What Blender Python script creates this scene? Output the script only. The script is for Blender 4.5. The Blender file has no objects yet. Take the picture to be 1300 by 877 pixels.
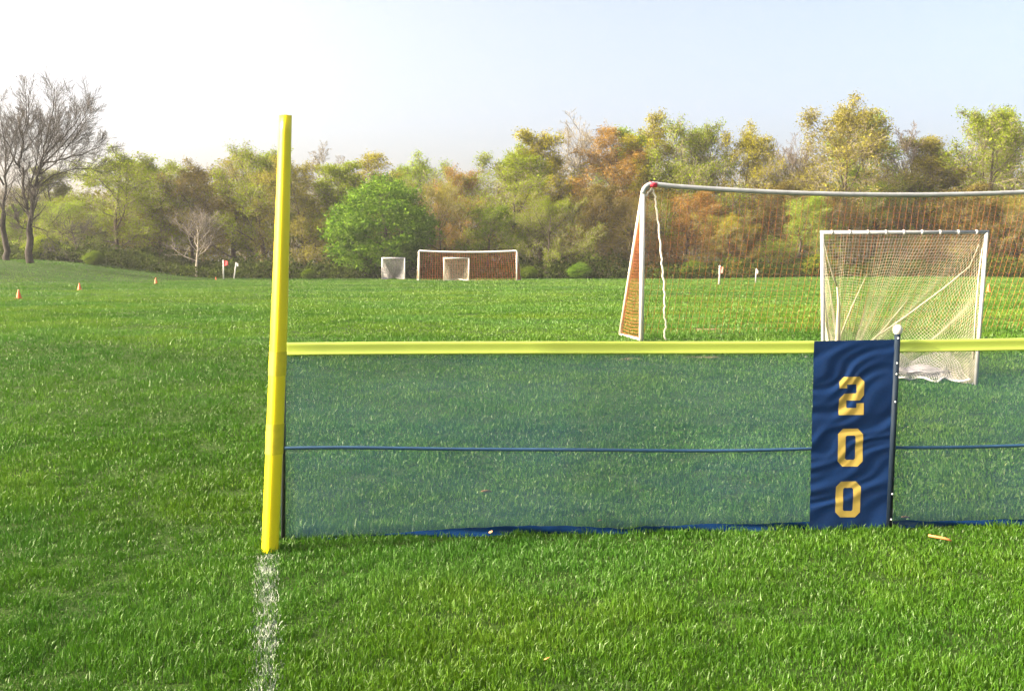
import bpy, bmesh, math, random
import numpy as np
from mathutils import Vector, Matrix, Quaternion

random.seed(7)
rng = np.random.default_rng(7)
S = bpy.context.scene
C = S.collection
R = math.radians

# ------------------------------------------------------------------ camera
F, PX, PY, HZ = 1264.0, 650.0, 438.5, 335.0
PITCH = math.atan((PY - HZ) / F)
EYE = Vector((0, 0, 1.7))
cam_d = bpy.data.cameras.new('camera')
cam = bpy.data.objects.new('camera', cam_d)
C.objects.link(cam)
cam.location = EYE
cam.rotation_euler = (R(90) - PITCH, 0, 0)
cam_d.sensor_width = 36
cam_d.lens = 36 * F / 1300
cam_d.clip_start = 0.05
cam_d.clip_end = 5000
S.camera = cam


def ray(px, py):
    x, y = (px - PX) / F, -(py - PY) / F
    c, s = math.cos(PITCH), math.sin(PITCH)
    return Vector((x, c + y * s, -s + y * c))


def pt(px, py, Y):
    d = ray(px, py)
    return EYE + d * ((Y - EYE.y) / d.y)


# ------------------------------------------------------------------ noise, terrain
def _hash(ix, iy, s):
    n = (ix.astype(np.int64) * 374761393 + iy.astype(np.int64) * 668265263 + s * 1442695041) & 0x7fffffff
    n = ((n ^ (n >> 13)) * 1274126177) & 0x7fffffff
    n = n ^ (n >> 16)
    return (n & 0xffff) / 65535.0


def vnoise(x, y, s=0):
    x = np.asarray(x, float); y = np.asarray(y, float)
    ix, iy = np.floor(x), np.floor(y)
    fx, fy = x - ix, y - iy
    fx = fx * fx * (3 - 2 * fx); fy = fy * fy * (3 - 2 * fy)
    a = _hash(ix, iy, s); b = _hash(ix + 1, iy, s); c = _hash(ix, iy + 1, s); d = _hash(ix + 1, iy + 1, s)
    return (a * (1 - fx) + b * fx) * (1 - fy) + (c * (1 - fx) + d * fx) * fy


def fbm(x, y, s=0, o=3):
    t, a, w = 0, 1, 0
    for k in range(o):
        t = t + a * vnoise(x * 2 ** k + 17.3 * k, y * 2 ** k - 9.1 * k, s + k); w += a; a *= .5
    return t / w


def sstep(a, b, x):
    t = np.clip((np.asarray(x, float) - a) / (b - a), 0, 1)
    return t * t * (3 - 2 * t)


_ky = np.linspace(-60, 400, 4601)
_kz = np.interp(_ky, [-60, 6.9, 11.8, 15.7, 20, 30, 76, 400], [0, 0, .27, .49, .55, .55, .5, .5])
_kk = np.exp(-np.linspace(-2, 2, 21) ** 2); _kk /= _kk.sum()
_kz = np.convolve(np.pad(_kz, 10, mode='edge'), _kk, 'valid')


def gz(x, y):
    x = np.asarray(x, float); y = np.asarray(y, float)
    z = np.interp(y, _ky, _kz)
    z = z + 1.5 * sstep(-23, -39, x) * sstep(54, 72, y)
    z = z + .16 * sstep(14, 28, x) * sstep(40, 62, y) * (1 - .7 * sstep(34, 46, x))
    z = z + .05 * (fbm(x * .25, y * .25, 5, 2) - .5) * sstep(18, 30, y)
    return z


def gpt(px, py):
    d = ray(px, py)
    t = 2.0
    while t < 400:
        p = EYE + d * t
        if p.z <= float(gz(p.x, p.y)):
            lo, hi = t - .05, t
            for _ in range(20):
                m = (lo + hi) / 2; p = EYE + d * m
                if p.z <= float(gz(p.x, p.y)): hi = m
                else: lo = m
            return EYE + d * hi
        t += .05
    return EYE + d * t


def onground(px, Y):
    p = pt(px, HZ, Y)
    return Vector((p.x, Y, float(gz(p.x, Y))))


# ------------------------------------------------------------------ object helpers
def thing(name, label, cat, loc=(0, 0, 0), rz=0, group=None):
    o = bpy.data.objects.new(name, None)
    C.objects.link(o)
    o.empty_display_size = .2
    o.location = loc
    o.rotation_euler = (0, 0, rz)
    tag(o, label, cat, group)
    return o


def tag(o, label=None, cat=None, group=None, kind=None):
    if label: o['label'] = label
    if cat: o['category'] = cat
    if group: o['group'] = group
    if kind: o['kind'] = kind
    return o


def link(name, me, mat, parent=None, smooth=False):
    me.name = name
    if mat is not None and len(me.materials) == 0:
        me.materials.append(mat)
    if smooth:
        me.polygons.foreach_set('use_smooth', [True] * len(me.polygons))
    o = bpy.data.objects.new(name, me)
    C.objects.link(o)
    if parent: o.parent = parent
    return o


class MB:
    def __init__(s): s.v = []; s.f = []

    def tube(s, pts, rad, n=8, caps=True, close=False):
        pts = [Vector(p) for p in pts]
        k = len(pts)
        if not hasattr(rad, '__len__'): rad = [rad] * k
        base = len(s.v)
        t0 = (pts[1] - pts[0]).normalized()
        a = t0.orthogonal().normalized()
        pt_ = t0
        for i, p in enumerate(pts):
            if i == 0: t = t0
            elif i == k - 1: t = (pts[i] - pts[i - 1])
            else: t = (pts[i + 1] - pts[i - 1])
            if t.length < 1e-9: t = pt_
            t = t.normalized()
            a = (pt_.rotation_difference(t)) @ a
            a = (a - t * a.dot(t)).normalized()
            b = t.cross(a)
            pt_ = t
            for j in range(n):
                w = 2 * math.pi * j / n
                s.v.append(p + (a * math.cos(w) + b * math.sin(w)) * rad[i])
        for i in range(k - 1):
            for j in range(n):
                j2 = (j + 1) % n
                s.f.append((base + i * n + j, base + i * n + j2, base + (i + 1) * n + j2, base + (i + 1) * n + j))
        if caps and n > 3:
            s.f.append(tuple(base + j for j in reversed(range(n))))
            s.f.append(tuple(base + (k - 1) * n + j for j in range(n)))

    def ball(s, c, r, n=14, m=9, sq=1.0):
        base = len(s.v); c = Vector(c)
        for i in range(m + 1):
            th = math.pi * i / m
            for j in range(n):
                w = 2 * math.pi * j / n
                s.v.append(c + Vector((math.sin(th) * math.cos(w), math.sin(th) * math.sin(w), math.cos(th) * sq)) * r)
        for i in range(m):
            for j in range(n):
                j2 = (j + 1) % n
                s.f.append((base + i * n + j, base + (i + 1) * n + j, base + (i + 1) * n + j2, base + i * n + j2))

    def lathe(s, prof, n=20, c=(0, 0, 0)):
        base = len(s.v); c = Vector(c)
        for r, z in prof:
            for j in range(n):
                w = 2 * math.pi * j / n
                s.v.append(c + Vector((r * math.cos(w), r * math.sin(w), z)))
        for i in range(len(prof) - 1):
            for j in range(n):
                j2 = (j + 1) % n
                s.f.append((base + i * n + j, base + i * n + j2, base + (i + 1) * n + j2, base + (i + 1) * n + j))

    def box(s, c, d):
        base = len(s.v); c = Vector(c)
        for z in (-.5, .5):
            for x, y in ((-.5, -.5), (.5, -.5), (.5, .5), (-.5, .5)):
                s.v.append(c + Vector((x * d[0], y * d[1], z * d[2])))
        for f in ((3, 2, 1, 0), (4, 5, 6, 7), (0, 1, 5, 4), (1, 2, 6, 5), (2, 3, 7, 6), (3, 0, 4, 7)):
            s.f.append(tuple(base + i for i in f))

    def build(s, name, mat, parent=None, smooth=True):
        me = bpy.data.meshes.new(name)
        me.from_pydata([tuple(p) for p in s.v], [], s.f)
        return link(name, me, mat, parent, smooth)


def np_mesh(name, verts, tris=None, quads=None):
    me = bpy.data.meshes.new(name)
    me.vertices.add(len(verts))
    me.vertices.foreach_set('co', np.ascontiguousarray(verts, dtype=np.float32).ravel())
    nt = 0 if tris is None else len(tris)
    nq = 0 if quads is None else len(quads)
    li = []
    if nt: li.append(np.asarray(tris).ravel())
    if nq: li.append(np.asarray(quads).ravel())
    li = np.concatenate(li).astype(np.int32)
    me.loops.add(len(li))
    me.loops.foreach_set('vertex_index', li)
    me.polygons.add(nt + nq)
    st = np.concatenate([np.arange(nt) * 3, nt * 3 + np.arange(nq) * 4]).astype(np.int32)
    me.polygons.foreach_set('loop_start', st)
    me.update(calc_edges=True)
    return me


# ------------------------------------------------------------------ material helpers
def new_mat(name):
    m = bpy.data.materials.new(name)
    m.use_nodes = True
    nt = m.node_tree
    return m, nt, nt.nodes, nt.links, nt.nodes['Principled BSDF']


def ramp(nodes, stops):
    r = nodes.new('ShaderNodeValToRGB')
    el = r.color_ramp.elements
    while len(el) < len(stops): el.new(.5)
    for e, (p, c) in zip(el, stops):
        e.position = p
        e.color = (*c, 1)
    return r


def mat_basic(name, col, rough=.5, metal=0, var=.15, scale=12, bump=0, spec=.5):
    m, nt, N, L, b = new_mat(name)
    tc = N.new('ShaderNodeTexCoord')
    n = N.new('ShaderNodeTexNoise'); n.inputs['Scale'].default_value = scale; n.inputs['Detail'].default_value = 6
    L.new(tc.outputs['Object'], n.inputs['Vector'])
    lo = tuple(c * (1 - var) for c in col); hi = tuple(min(1, c * (1 + var)) for c in col)
    r = ramp(N, [(.3, lo), (.7, hi)])
    L.new(n.outputs['Fac'], r.inputs['Fac'])
    L.new(r.outputs['Color'], b.inputs['Base Color'])
    b.inputs['Roughness'].default_value = rough
    b.inputs['Metallic'].default_value = metal
    b.inputs['Specular IOR Level'].default_value = spec
    if bump:
        bp = N.new('ShaderNodeBump'); bp.inputs['Strength'].default_value = bump; bp.inputs['Distance'].default_value = .01
        L.new(n.outputs['Fac'], bp.inputs['Height']); L.new(bp.outputs['Normal'], b.inputs['Normal'])
    return m


def mat_leaf(name, c1, c2, trans=.45, scale=.55):
    """leaf colour varies by clump through the crown"""
    m, nt, N, L, b = new_mat(name)
    N.remove(b)
    out = N['Material Output']
    geo = N.new('ShaderNodeNewGeometry')
    n = N.new('ShaderNodeTexNoise'); n.inputs['Scale'].default_value = scale; n.inputs['Detail'].default_value = 4
    L.new(geo.outputs['Position'], n.inputs['Vector'])
    ri = N.new('ShaderNodeMath'); ri.operation = 'MULTIPLY_ADD'
    L.new(geo.outputs['Random Per Island'], ri.inputs[0]); ri.inputs[1].default_value = .5; ri.inputs[2].default_value = -.25
    ad = N.new('ShaderNodeMath'); ad.operation = 'ADD'
    L.new(n.outputs['Fac'], ad.inputs[0]); L.new(ri.outputs[0], ad.inputs[1])
    mid = tuple((a + c) / 2 for a, c in zip(c1, c2))
    r = ramp(N, [(.25, c1), (.5, mid), (.78, c2)])
    L.new(ad.outputs[0], r.inputs['Fac'])
    d = N.new('ShaderNodeBsdfDiffuse'); t = N.new('ShaderNodeBsdfTranslucent'); mx = N.new('ShaderNodeMixShader')
    mx.inputs['Fac'].default_value = trans
    L.new(r.outputs['Color'], d.inputs['Color']); L.new(r.outputs['Color'], t.inputs['Color'])
    L.new(d.outputs[0], mx.inputs[1]); L.new(t.outputs[0], mx.inputs[2])
    L.new(mx.outputs[0], out.inputs['Surface'])
    return m


M = {}
M['yellow'] = mat_basic('yellow_plastic', (.74, .61, .008), .38, var=.05, scale=4)
M['shadow_band'] = mat_basic('shadowed_yellow', (.55, .46, .008), .6, var=.1, scale=30)  # darker pole yellow, shade put into the colour
M['cap'] = mat_basic('lime_plastic', (.28, .36, .055), .38, var=.06, scale=3)
M['black'] = mat_basic('black_plastic', (.012, .014, .018), .45, var=.2)
M['navy_post'] = mat_basic('navy_paint', (.006, .014, .026), .65, var=.2, spec=.2)
M['white'] = mat_basic('white_paint', (.52, .51, .50), .42, var=.06, scale=6)
M['galv'] = mat_basic('grey_metal', (.25, .265, .28), .45, var=.15, scale=9)
M['galvlight'] = mat_basic('pale_grey_paint', (.33, .335, .335), .5, var=.12, scale=9)
M['cream'] = mat_basic('cream_paint', (.50, .46, .38), .45, var=.08, scale=5)
M['netcream'] = mat_basic('cream_cord', (.42, .385, .29), .8, var=.15, scale=3)
M['netorange'] = mat_basic('orange_cord', (.40, .125, .035), .75, var=.25, scale=2)
M['netwhite'] = mat_basic('white_cord', (.46, .45, .44), .8, var=.1)
M['rope'] = mat_basic('white_rope', (.56, .52, .45), .8, var=.1, scale=40, bump=.4)
M['red'] = mat_basic('red_tape', (.55, .03, .06), .5)
M['cone'] = mat_basic('orange_plastic', (.62, .12, .02), .45, var=.08)
M['gold'] = mat_basic('gold_print', (.34, .25, .06), .95, var=.08, scale=20, spec=.08)
M['bolt'] = mat_basic('bolt_steel', (.75, .76, .78), .3, metal=.6)
M['flagred'] = mat_basic('red_cloth', (.48, .03, .03), .75, var=.15)
M['flagpink'] = mat_basic('pink_cloth', (.40, .14, .11), .75, var=.15)
M['flagwhite'] = mat_basic('white_cloth', (.42, .42, .42), .75, var=.1)
M['cloth'] = mat_basic('pale_cloth', (.34, .33, .36), .8, var=.3, scale=18, bump=.3)
M['stick'] = mat_basic('orange_wood', (.55, .19, .06), .7, var=.25, scale=40)
M['deadleaf'] = mat_basic('brown_leaf', (.40, .20, .08), .7, var=.3, scale=50)
M['paper'] = mat_basic('white_scrap', (.8, .8, .8), .7, var=.1)


def mat_bark(name, c, var=.35):
    m = mat_basic(name, c, .9, var=var, scale=5, bump=.5, spec=.2)
    return m


M['bark'] = mat_bark('bark', (.075, .058, .045))
M['barkdark'] = mat_bark('dark_bark', (.032, .027, .023))
M['barkgrey'] = mat_bark('grey_bark', (.13, .115, .10))
M['barkpale'] = mat_bark('pale_bark', (.34, .30, .24))
M['twig'] = mat_bark('twig_bark', (.20, .172, .115))
M['twigbare'] = mat_bark('bare_twig_bark', (.075, .066, .060))
M['twigdark'] = mat_bark('dark_twig_bark', (.15, .118, .090))

LEAF = {
    'olive': mat_leaf('olive_leaf', (0.1328, 0.1664, 0.0099), (0.2524, 0.3235, 0.0185)),
    'gold': mat_leaf('gold_leaf', (0.1962, 0.1777, 0.0126), (0.3224, 0.3022, 0.0207)),
    'tan': mat_leaf('tan_bud', (0.1695, 0.1520, 0.0251), (0.2850, 0.2617, 0.0423)),
    'rust': mat_leaf('rust_bud', (0.1952, 0.1144, 0.0239), (0.3326, 0.1963, 0.0395)),
    'pale': mat_leaf('pale_green_leaf', (0.1593, 0.2219, 0.0218), (0.2788, 0.3790, 0.0394)),
    'green': mat_leaf('green_leaf', (0.0550, 0.1239, 0.0108), (0.1595, 0.2655, 0.0216), trans=.25),
    'brown': mat_leaf('brown_bud', (0.1192, 0.0983, 0.0215), (0.2070, 0.1663, 0.0330)),
    'moss': mat_leaf('moss_leaf', (0.0796, 0.1248, 0.0099), (0.1593, 0.2311, 0.0164)),
    'grey': mat_leaf('grey_bud', (0.1393, 0.1520, 0.0367), (0.2192, 0.2449, 0.0593)),
}

# ------------------------------------------------------------------ world and sun
SUN_EL, SUN_TH = R(29), R(80)          # sun to the left, a little behind the camera
to_sun = Vector((-math.sin(SUN_TH) * math.cos(SUN_EL), -math.cos(SUN_TH) * math.cos(SUN_EL), math.sin(SUN_EL)))
W = bpy.data.worlds.new('World')
S.world = W
W.use_nodes = True
wn, wl = W.node_tree.nodes, W.node_tree.links
bg = wn['Background']
sky = wn.new('ShaderNodeTexSky')
sky.sky_type = 'NISHITA'
sky.sun_disc = False
sky.sun_elevation = SUN_EL
sky.sun_rotation = math.atan2(to_sun.x, to_sun.y)
sky.altitude = 50
sky.air_density = 0.4
sky.dust_density = 8.0
sky.ozone_density = 0.3
wb = wn.new('ShaderNodeMix'); wb.data_type = 'RGBA'; wb.blend_type = 'MULTIPLY'     # camera white balance
wb.inputs[0].default_value = 1; wb.inputs[7].default_value = (1.10, 1.05, .89, 1)
wl.new(sky.outputs['Color'], wb.inputs[6]); wl.new(wb.outputs[2], bg.inputs['Color'])
bg.inputs['Strength'].default_value = .15
sun_d = bpy.data.lights.new('sun', 'SUN')
sun_d.energy = 2.55
sun_d.angle = R(.6)
sun_d.color = (1.0, .90, .74)
sun = bpy.data.objects.new('sun', sun_d)
C.objects.link(sun)
sun.rotation_euler = to_sun.to_track_quat('Z', 'Y').to_euler()
sun.location = to_sun * 60

# ------------------------------------------------------------------ ground
bare_spots = []
for (px, py, wx, wy) in ((800, 455, .20, .09), (893, 454, .40, .10), (920, 457, .25, .07), (905, 418, .4, .12)):
    p = gpt(px, py); bare_spots.append((p.x, p.y, wx, wy))


def bare(x, y):
    t = np.zeros(np.shape(x))
    for (a, b, wx, wy) in bare_spots:
        t = np.maximum(t, np.exp(-(((x - a) / wx) ** 2 + ((y - b) / wy) ** 2)))
    return t * (.5 + .9 * fbm(x * 6, y * 6, 31, 2))


xs = np.concatenate([-np.geomspace(400, 9, 50), np.linspace(-8.8, 8.8, 89), np.geomspace(9, 400, 50)])
ys = np.concatenate([np.linspace(-60, 2.5, 20), np.linspace(2.8, 22, 97), np.linspace(22.6, 90, 90), np.geomspace(92, 420, 24)])
gx, gy = np.meshgrid(xs, ys)
gv = np.stack([gx, gy, gz(gx, gy)], -1).reshape(-1, 3)
nx, ny = len(xs), len(ys)
ii = (np.arange(ny - 1)[:, None] * nx + np.arange(nx - 1)[None]).ravel()
gq = np.stack([ii, ii + 1, ii + nx + 1, ii + nx], -1)
gme = np_mesh('ground', gv, quads=gq)
at = gme.attributes.new('bare', 'FLOAT', 'POINT')
at.data.foreach_set('value', np.clip(bare(gv[:, 0], gv[:, 1]), 0, 1).astype(np.float32))
m, nt, N, L, b = new_mat('turf')
geo = N.new('ShaderNodeNewGeometry')
n1 = N.new('ShaderNodeTexNoise'); n1.inputs['Scale'].default_value = 2.2; n1.inputs['Detail'].default_value = 8; n1.inputs['Roughness'].default_value = .65
n2 = N.new('ShaderNodeTexNoise'); n2.inputs['Scale'].default_value = .16; n2.inputs['Detail'].default_value = 3
n3 = N.new('ShaderNodeTexNoise'); n3.inputs['Scale'].default_value = 38; n3.inputs['Detail'].default_value = 4
for n in (n1, n2, n3): L.new(geo.outputs['Position'], n.inputs['Vector'])
r1 = ramp(N, [(.3, (0.0126, 0.0290, 0.0042)), (.5, (0.0236, 0.0484, 0.0076)), (.7, (0.0394, 0.0677, 0.0134))])
a1 = N.new('ShaderNodeMath'); a1.operation = 'MULTIPLY_ADD'; a1.inputs[1].default_value = .5
L.new(n3.outputs['Fac'], a1.inputs[0])
a2 = N.new('ShaderNodeMath'); a2.operation = 'MULTIPLY'; a2.inputs[1].default_value = .5
L.new(n1.outputs['Fac'], a2.inputs[0]); L.new(a2.outputs[0], a1.inputs[2])
L.new(a1.outputs[0], r1.inputs['Fac'])
mx = N.new('ShaderNodeMix'); mx.data_type = 'RGBA'; mx.blend_type = 'MULTIPLY'; mx.inputs[0].default_value = 1
r2 = ramp(N, [(.35, (.82, .9, .8)), (.65, (1.12, 1.06, 1.1))])
L.new(n2.outputs['Fac'], r2.inputs['Fac'])
L.new(r1.outputs['Color'], mx.inputs[6]); L.new(r2.outputs['Color'], mx.inputs[7])
atn = N.new('ShaderNodeAttribute'); atn.attribute_name = 'bare'
mb = N.new('ShaderNodeMix'); mb.data_type = 'RGBA'
mr = N.new('ShaderNodeMapRange'); mr.inputs[1].default_value = .25; mr.inputs[2].default_value = .6
L.new(atn.outputs['Fac'], mr.inputs[0]); L.new(mr.outputs[0], mb.inputs[0])
L.new(mx.outputs[2], mb.inputs[6]); mb.inputs[7].default_value = (.24, .17, .11, 1)
L.new(mb.outputs[2], b.inputs['Base Color'])
b.inputs['Roughness'].default_value = .95; b.inputs['Specular IOR Level'].default_value = .1
bp = N.new('ShaderNodeBump'); bp.inputs['Strength'].default_value = .7; bp.inputs['Distance'].default_value = .05
L.new(a1.outputs[0], bp.inputs['Height']); L.new(bp.outputs['Normal'], b.inputs['Normal'])
tag(link('ground', gme, m, smooth=True), kind='structure')

# grass material
m, nt, N, L, b = new_mat('grass_blade')
N.remove(b)
out = N['Material Output']
ta = N.new('ShaderNodeAttribute'); ta.attribute_name = 'tint'
r1 = ramp(N, [(0, (0.0175, 0.0641, 0.0027)), (.35, (0.0352, 0.1042, 0.0044)), (.62, (0.0573, 0.1399, 0.0070)), (.86, (0.0880, 0.1763, 0.0152)), (1, (0.2025, 0.2511, 0.0812))])
L.new(ta.outputs['Fac'], r1.inputs['Fac'])
ca = N.new('ShaderNodeAttribute'); ca.attribute_name = 'cool'
cm = N.new('ShaderNodeMix'); cm.data_type = 'RGBA'; cm.blend_type = 'MULTIPLY'; cm.inputs[0].default_value = 1
r3 = ramp(N, [(.1, (1.12, 1.0, .8)), (.5, (1, 1, 1)), (.9, (.86, .98, 1.9))])
L.new(ca.outputs['Fac'], r3.inputs['Fac'])
L.new(r1.outputs['Color'], cm.inputs[6]); L.new(r3.outputs['Color'], cm.inputs[7])
d = N.new('ShaderNodeBsdfDiffuse'); t = N.new('ShaderNodeBsdfTranslucent'); g = N.new('ShaderNodeBsdfGlossy')
g.inputs['Roughness'].default_value = .42; g.inputs['Color'].default_value = (.9, .95, .8, 1)
m1 = N.new('ShaderNodeMixShader'); m1.inputs[0].default_value = .32
m2 = N.new('ShaderNodeMixShader'); m2.inputs[0].default_value = .02
L.new(cm.outputs[2], d.inputs['Color']); L.new(cm.outputs[2], t.inputs['Color'])
L.new(d.outputs[0], m1.inputs[1]); L.new(t.outputs[0], m1.inputs[2])
L.new(m1.outputs[0], m2.inputs[1]); L.new(g.outputs[0], m2.inputs[2])
L.new(m2.outputs[0], out.inputs['Surface'])
M['grass'] = m
M['chalk'] = mat_basic('chalk_blade', (.33, .37, .31), .9, var=.2, scale=60, spec=.1)


def blades(x, y, h, w, tint, five, camface):
    """blade mesh arrays; five: True for a bent two-piece blade, False for one triangle"""
    n = len(x)
    z = gz(x, y) - .004 + .040 * np.clip(fbm(x * 2.1, y * 2.1, 77, 3) - .35, 0, 1) * sstep(0, 1, np.abs(y - 6.2) + .3)
    ang = rng.uniform(0, 2 * math.pi, n)
    toc = np.arctan2(-y, -x) + math.pi / 2
    ang = np.where(rng.random(n) < camface, toc + rng.normal(0, .6, n), ang)
    wx, wy = np.cos(ang) * w * .5, np.sin(ang) * w * .5
    la = rng.uniform(0, 2 * math.pi, n)
    lean = np.abs(rng.normal(0, .62, n)) * h
    lx, ly = np.cos(la) * lean, np.sin(la) * lean
    P = np.stack([x, y, z], -1)
    Wv = np.stack([wx, wy, 0 * wx], -1)
    if five:
        mid = P + np.stack([lx * .35, ly * .35, h * .6], -1)
        tip = P + np.stack([lx, ly, h * (1 - .15 * np.minimum(lean / h, 1.2) ** 2)], -1)
        V = np.stack([P - Wv, P + Wv, mid - Wv * .8, mid + Wv * .8, tip], 1)
        k = np.arange(n)[:, None] * 5
        T = np.concatenate([k + np.array([[0, 1, 3]]), k + np.array([[0, 3, 2]]), k + np.array([[2, 3, 4]])], 0)
        m_ = 5
    else:
        tip = P + np.stack([lx, ly, h], -1)
        V = np.stack([P - Wv, P + Wv, tip], 1)
        T = np.arange(n)[:, None] * 3 + np.array([[0, 1, 2]])
        m_ = 3
    return V.reshape(-1, 3), T, np.repeat(tint, m_)


LA, LB = gpt(340, 705), gpt(337, 877)


def line_dist(x, y):
    d = (LB - LA); d.z = 0; d.normalize()
    rx, ry = x - LA.x, y - LA.y
    return rx * d.y - ry * d.x, rx * d.x + ry * d.y      # across, along


def scatter(y0, y1, dens):
    """blade roots with world density dens(y) in the wedge seen by the camera plus a margin"""
    yy = np.linspace(y0, y1, 400)
    wd = 1.12 * yy + 3.0
    pdf = wd * dens(yy)
    tot = np.trapz(pdf, yy)
    cdf = np.cumsum(pdf); cdf = cdf / cdf[-1]
    n = int(tot)
    y = np.interp(rng.random(n), cdf, yy)
    x = (rng.random(n) - .5) * (1.12 * y + 3.0)
    return x, y


def grass_fields(x, y):
    f1 = fbm(x * 3.2, y * 3.2, 1, 2)
    f2 = fbm(x * .8, y * .8, 2, 3)
    f3 = fbm(x * 9, y * 9, 3, 1)
    f4 = fbm(x * .15, y * .22, 4, 3)
    return f1, f2, f3, f4


Vs, Ts, As, Bs = [], [], [], []
off = 0
for (y0, y1, k, five) in ((2.6, 9.5, 15000, True), (9.5, 30, 12500, False), (30, 82, 10000, False)):
    x, y = scatter(y0, y1, lambda yy: k * np.minimum(1, (4.6 / yy) ** 1.9))
    f1, f2, f3, f4 = grass_fields(x, y)
    keep = rng.random(len(x)) < np.clip(.22 + 1.25 * f3 + .6 * (f1 - .4), .2, 1)
    keep &= bare(x, y) < .33
    ac, al = line_dist(x, y)
    keep &= ~((np.abs(ac) < .062) & (al > 0) & (rng.random(len(x)) < .35))
    x, y, f1, f2, f3, f4 = [q[keep] for q in (x, y, f1, f2, f3, f4)]
    n = len(x)
    near = np.clip(8 / y, .75, 1)
    cl = fbm(x * .9, y * 2.0, 88, 2)
    far_ = sstep(9, 20, y)
    h = (.007 + .019 * f1 + .021 * f3 + .007 * f2) * (1 + far_ * (1.7 * (cl - .45))) * np.exp(rng.normal(0, .25, n)) * .95
    h = np.where(y > 16, np.minimum(h * (1 + .25 * (f3 - .5)), .10), h)
    # taller unmown fringe along the fence foot
    fd = np.abs((y - (6.15 + .063 * (x + 1.43))))
    h = h * (1 + 1.1 * np.exp(-(fd / .10) ** 2) * (x > -1.4))
    w = np.maximum(.0040, .00080 * y) * rng.uniform(.7, 1.4, n)
    tint = .40 + .55 * (f2 - .5) + .75 * (f4 - .5) + .35 * (f1 - .5) - .05 * sstep(7.5, 4, y) + .20 * sstep(6, 26, y) + .05 + rng.normal(0, .12, n) * (1 - .55 * sstep(8, 20, y))
    tint = np.clip(tint, 0, .84)
    dry = rng.random(n) < (.022 + .05 * sstep(.55, .75, f2)) * (1 - .75 * sstep(7, 16, y))
    tint = np.where(dry, rng.uniform(.85, 1, n), tint)
    h = np.where(dry, h * .62, h)
    V, T, A = blades(x, y, h, w, tint, five, .3 if five else .6)
    Bs.append(np.repeat(np.clip(.5 + 1.5 * (fbm(x * .5 + 40, y * .7, 14, 3) - .5) + rng.normal(0, .10, n), 0, 1), 5 if five else 3))
    Vs.append(V); Ts.append(T + off); As.append(A); off += len(V)
gm = np_mesh('grass', np.concatenate(Vs), tris=np.concatenate(Ts))
gm.attributes.new('tint', 'FLOAT', 'POINT').data.foreach_set('value', np.concatenate(As).astype(np.float32))
gm.attributes.new('cool', 'FLOAT', 'POINT').data.foreach_set('value', np.concatenate(Bs).astype(np.float32))
tag(link('grass', gm, M['grass']), 'short green turf covering the whole playing field', 'grass', kind='stuff')

# chalked foul line: limed blades
n = 6500
al = rng.uniform(0.02, (LB - LA).length + 1.2, n)
ac = rng.normal(0, .033, n)
ac = np.clip(ac, -.085, .085)
dv = (LB - LA); dv.z = 0; dv.normalize()
x = LA.x + dv.x * al + dv.y * ac
y = LA.y + dv.y * al - dv.x * ac
kp = rng.random(n) < .22 + .70 * fbm(x * 7, y * 7, 51, 3)
x, y = x[kp], y[kp]
n = len(x)
V, T, A = blades(x, y, rng.uniform(.010, .030, n), rng.uniform(.003, .0050, n), np.ones(n), True, .4)
tag(link('foul_line', np_mesh('foul_line', V, tris=T), M['chalk']), kind='structure')

# ------------------------------------------------------------------ foul pole
pb = gpt(342.5, 699)
tp = pt(362.5, 147, pb.y + .03)
pole = thing('foul_pole', 'tall bright yellow pole leaning slightly, standing at the end of the mesh fence', 'pole', (pb.x, pb.y, pb.z - .02))
axis = tp - Vector(pole.location)
mbp = MB()
prof = [(0, .0455), (.02, .0468), (.3, .047), (.55, .0445), (.8, .038), (.93, .0345), (1, .0335)]
K = 28
for i, (f, r) in enumerate([(q, np.interp(q, [p[0] for p in prof], [p[1] for p in prof])) for q in np.linspace(0, 1, 30)]):
    for j in range(K):
        w = 2 * math.pi * j / K
        c, s_ = math.cos(w), math.sin(w)
        e = (abs(c) ** 3.0 + abs(s_) ** 3.0) ** (-1 / 3.0)
        rot = R(38 + 10 * f)
        X, Y = r * e * c * .97, r * e * s_ * .97
        p = axis * f + Vector((X * math.cos(rot) - Y * math.sin(rot), X * math.sin(rot) + Y * math.cos(rot), 0))
        p.x += .006 * math.sin(f * math.pi)
        mbp.v.append(p)
for i in range(29):
    for j in range(K):
        j2 = (j + 1) % K
        mbp.f.append((i * K + j, i * K + j2, (i + 1) * K + j2, (i + 1) * K + j))
mbp.f.append(tuple(29 * K + j for j in range(K)))
o = mbp.build('shaft', M['yellow'], pole)
o.data.polygons[len(o.data.polygons) - 1].use_smooth = False


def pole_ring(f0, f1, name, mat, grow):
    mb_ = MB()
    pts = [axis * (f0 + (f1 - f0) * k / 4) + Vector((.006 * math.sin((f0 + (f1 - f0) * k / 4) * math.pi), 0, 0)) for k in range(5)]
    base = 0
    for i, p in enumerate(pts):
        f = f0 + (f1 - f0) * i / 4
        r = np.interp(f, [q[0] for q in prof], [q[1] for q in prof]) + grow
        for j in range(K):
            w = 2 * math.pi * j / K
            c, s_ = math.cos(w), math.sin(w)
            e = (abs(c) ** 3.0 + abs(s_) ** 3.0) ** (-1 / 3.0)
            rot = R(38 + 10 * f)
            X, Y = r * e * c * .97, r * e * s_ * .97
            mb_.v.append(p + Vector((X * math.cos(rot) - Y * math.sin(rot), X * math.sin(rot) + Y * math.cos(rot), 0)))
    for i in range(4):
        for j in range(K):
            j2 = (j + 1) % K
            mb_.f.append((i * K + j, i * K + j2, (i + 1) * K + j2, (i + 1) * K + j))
    return mb_.build(name, mat, pole)


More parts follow.
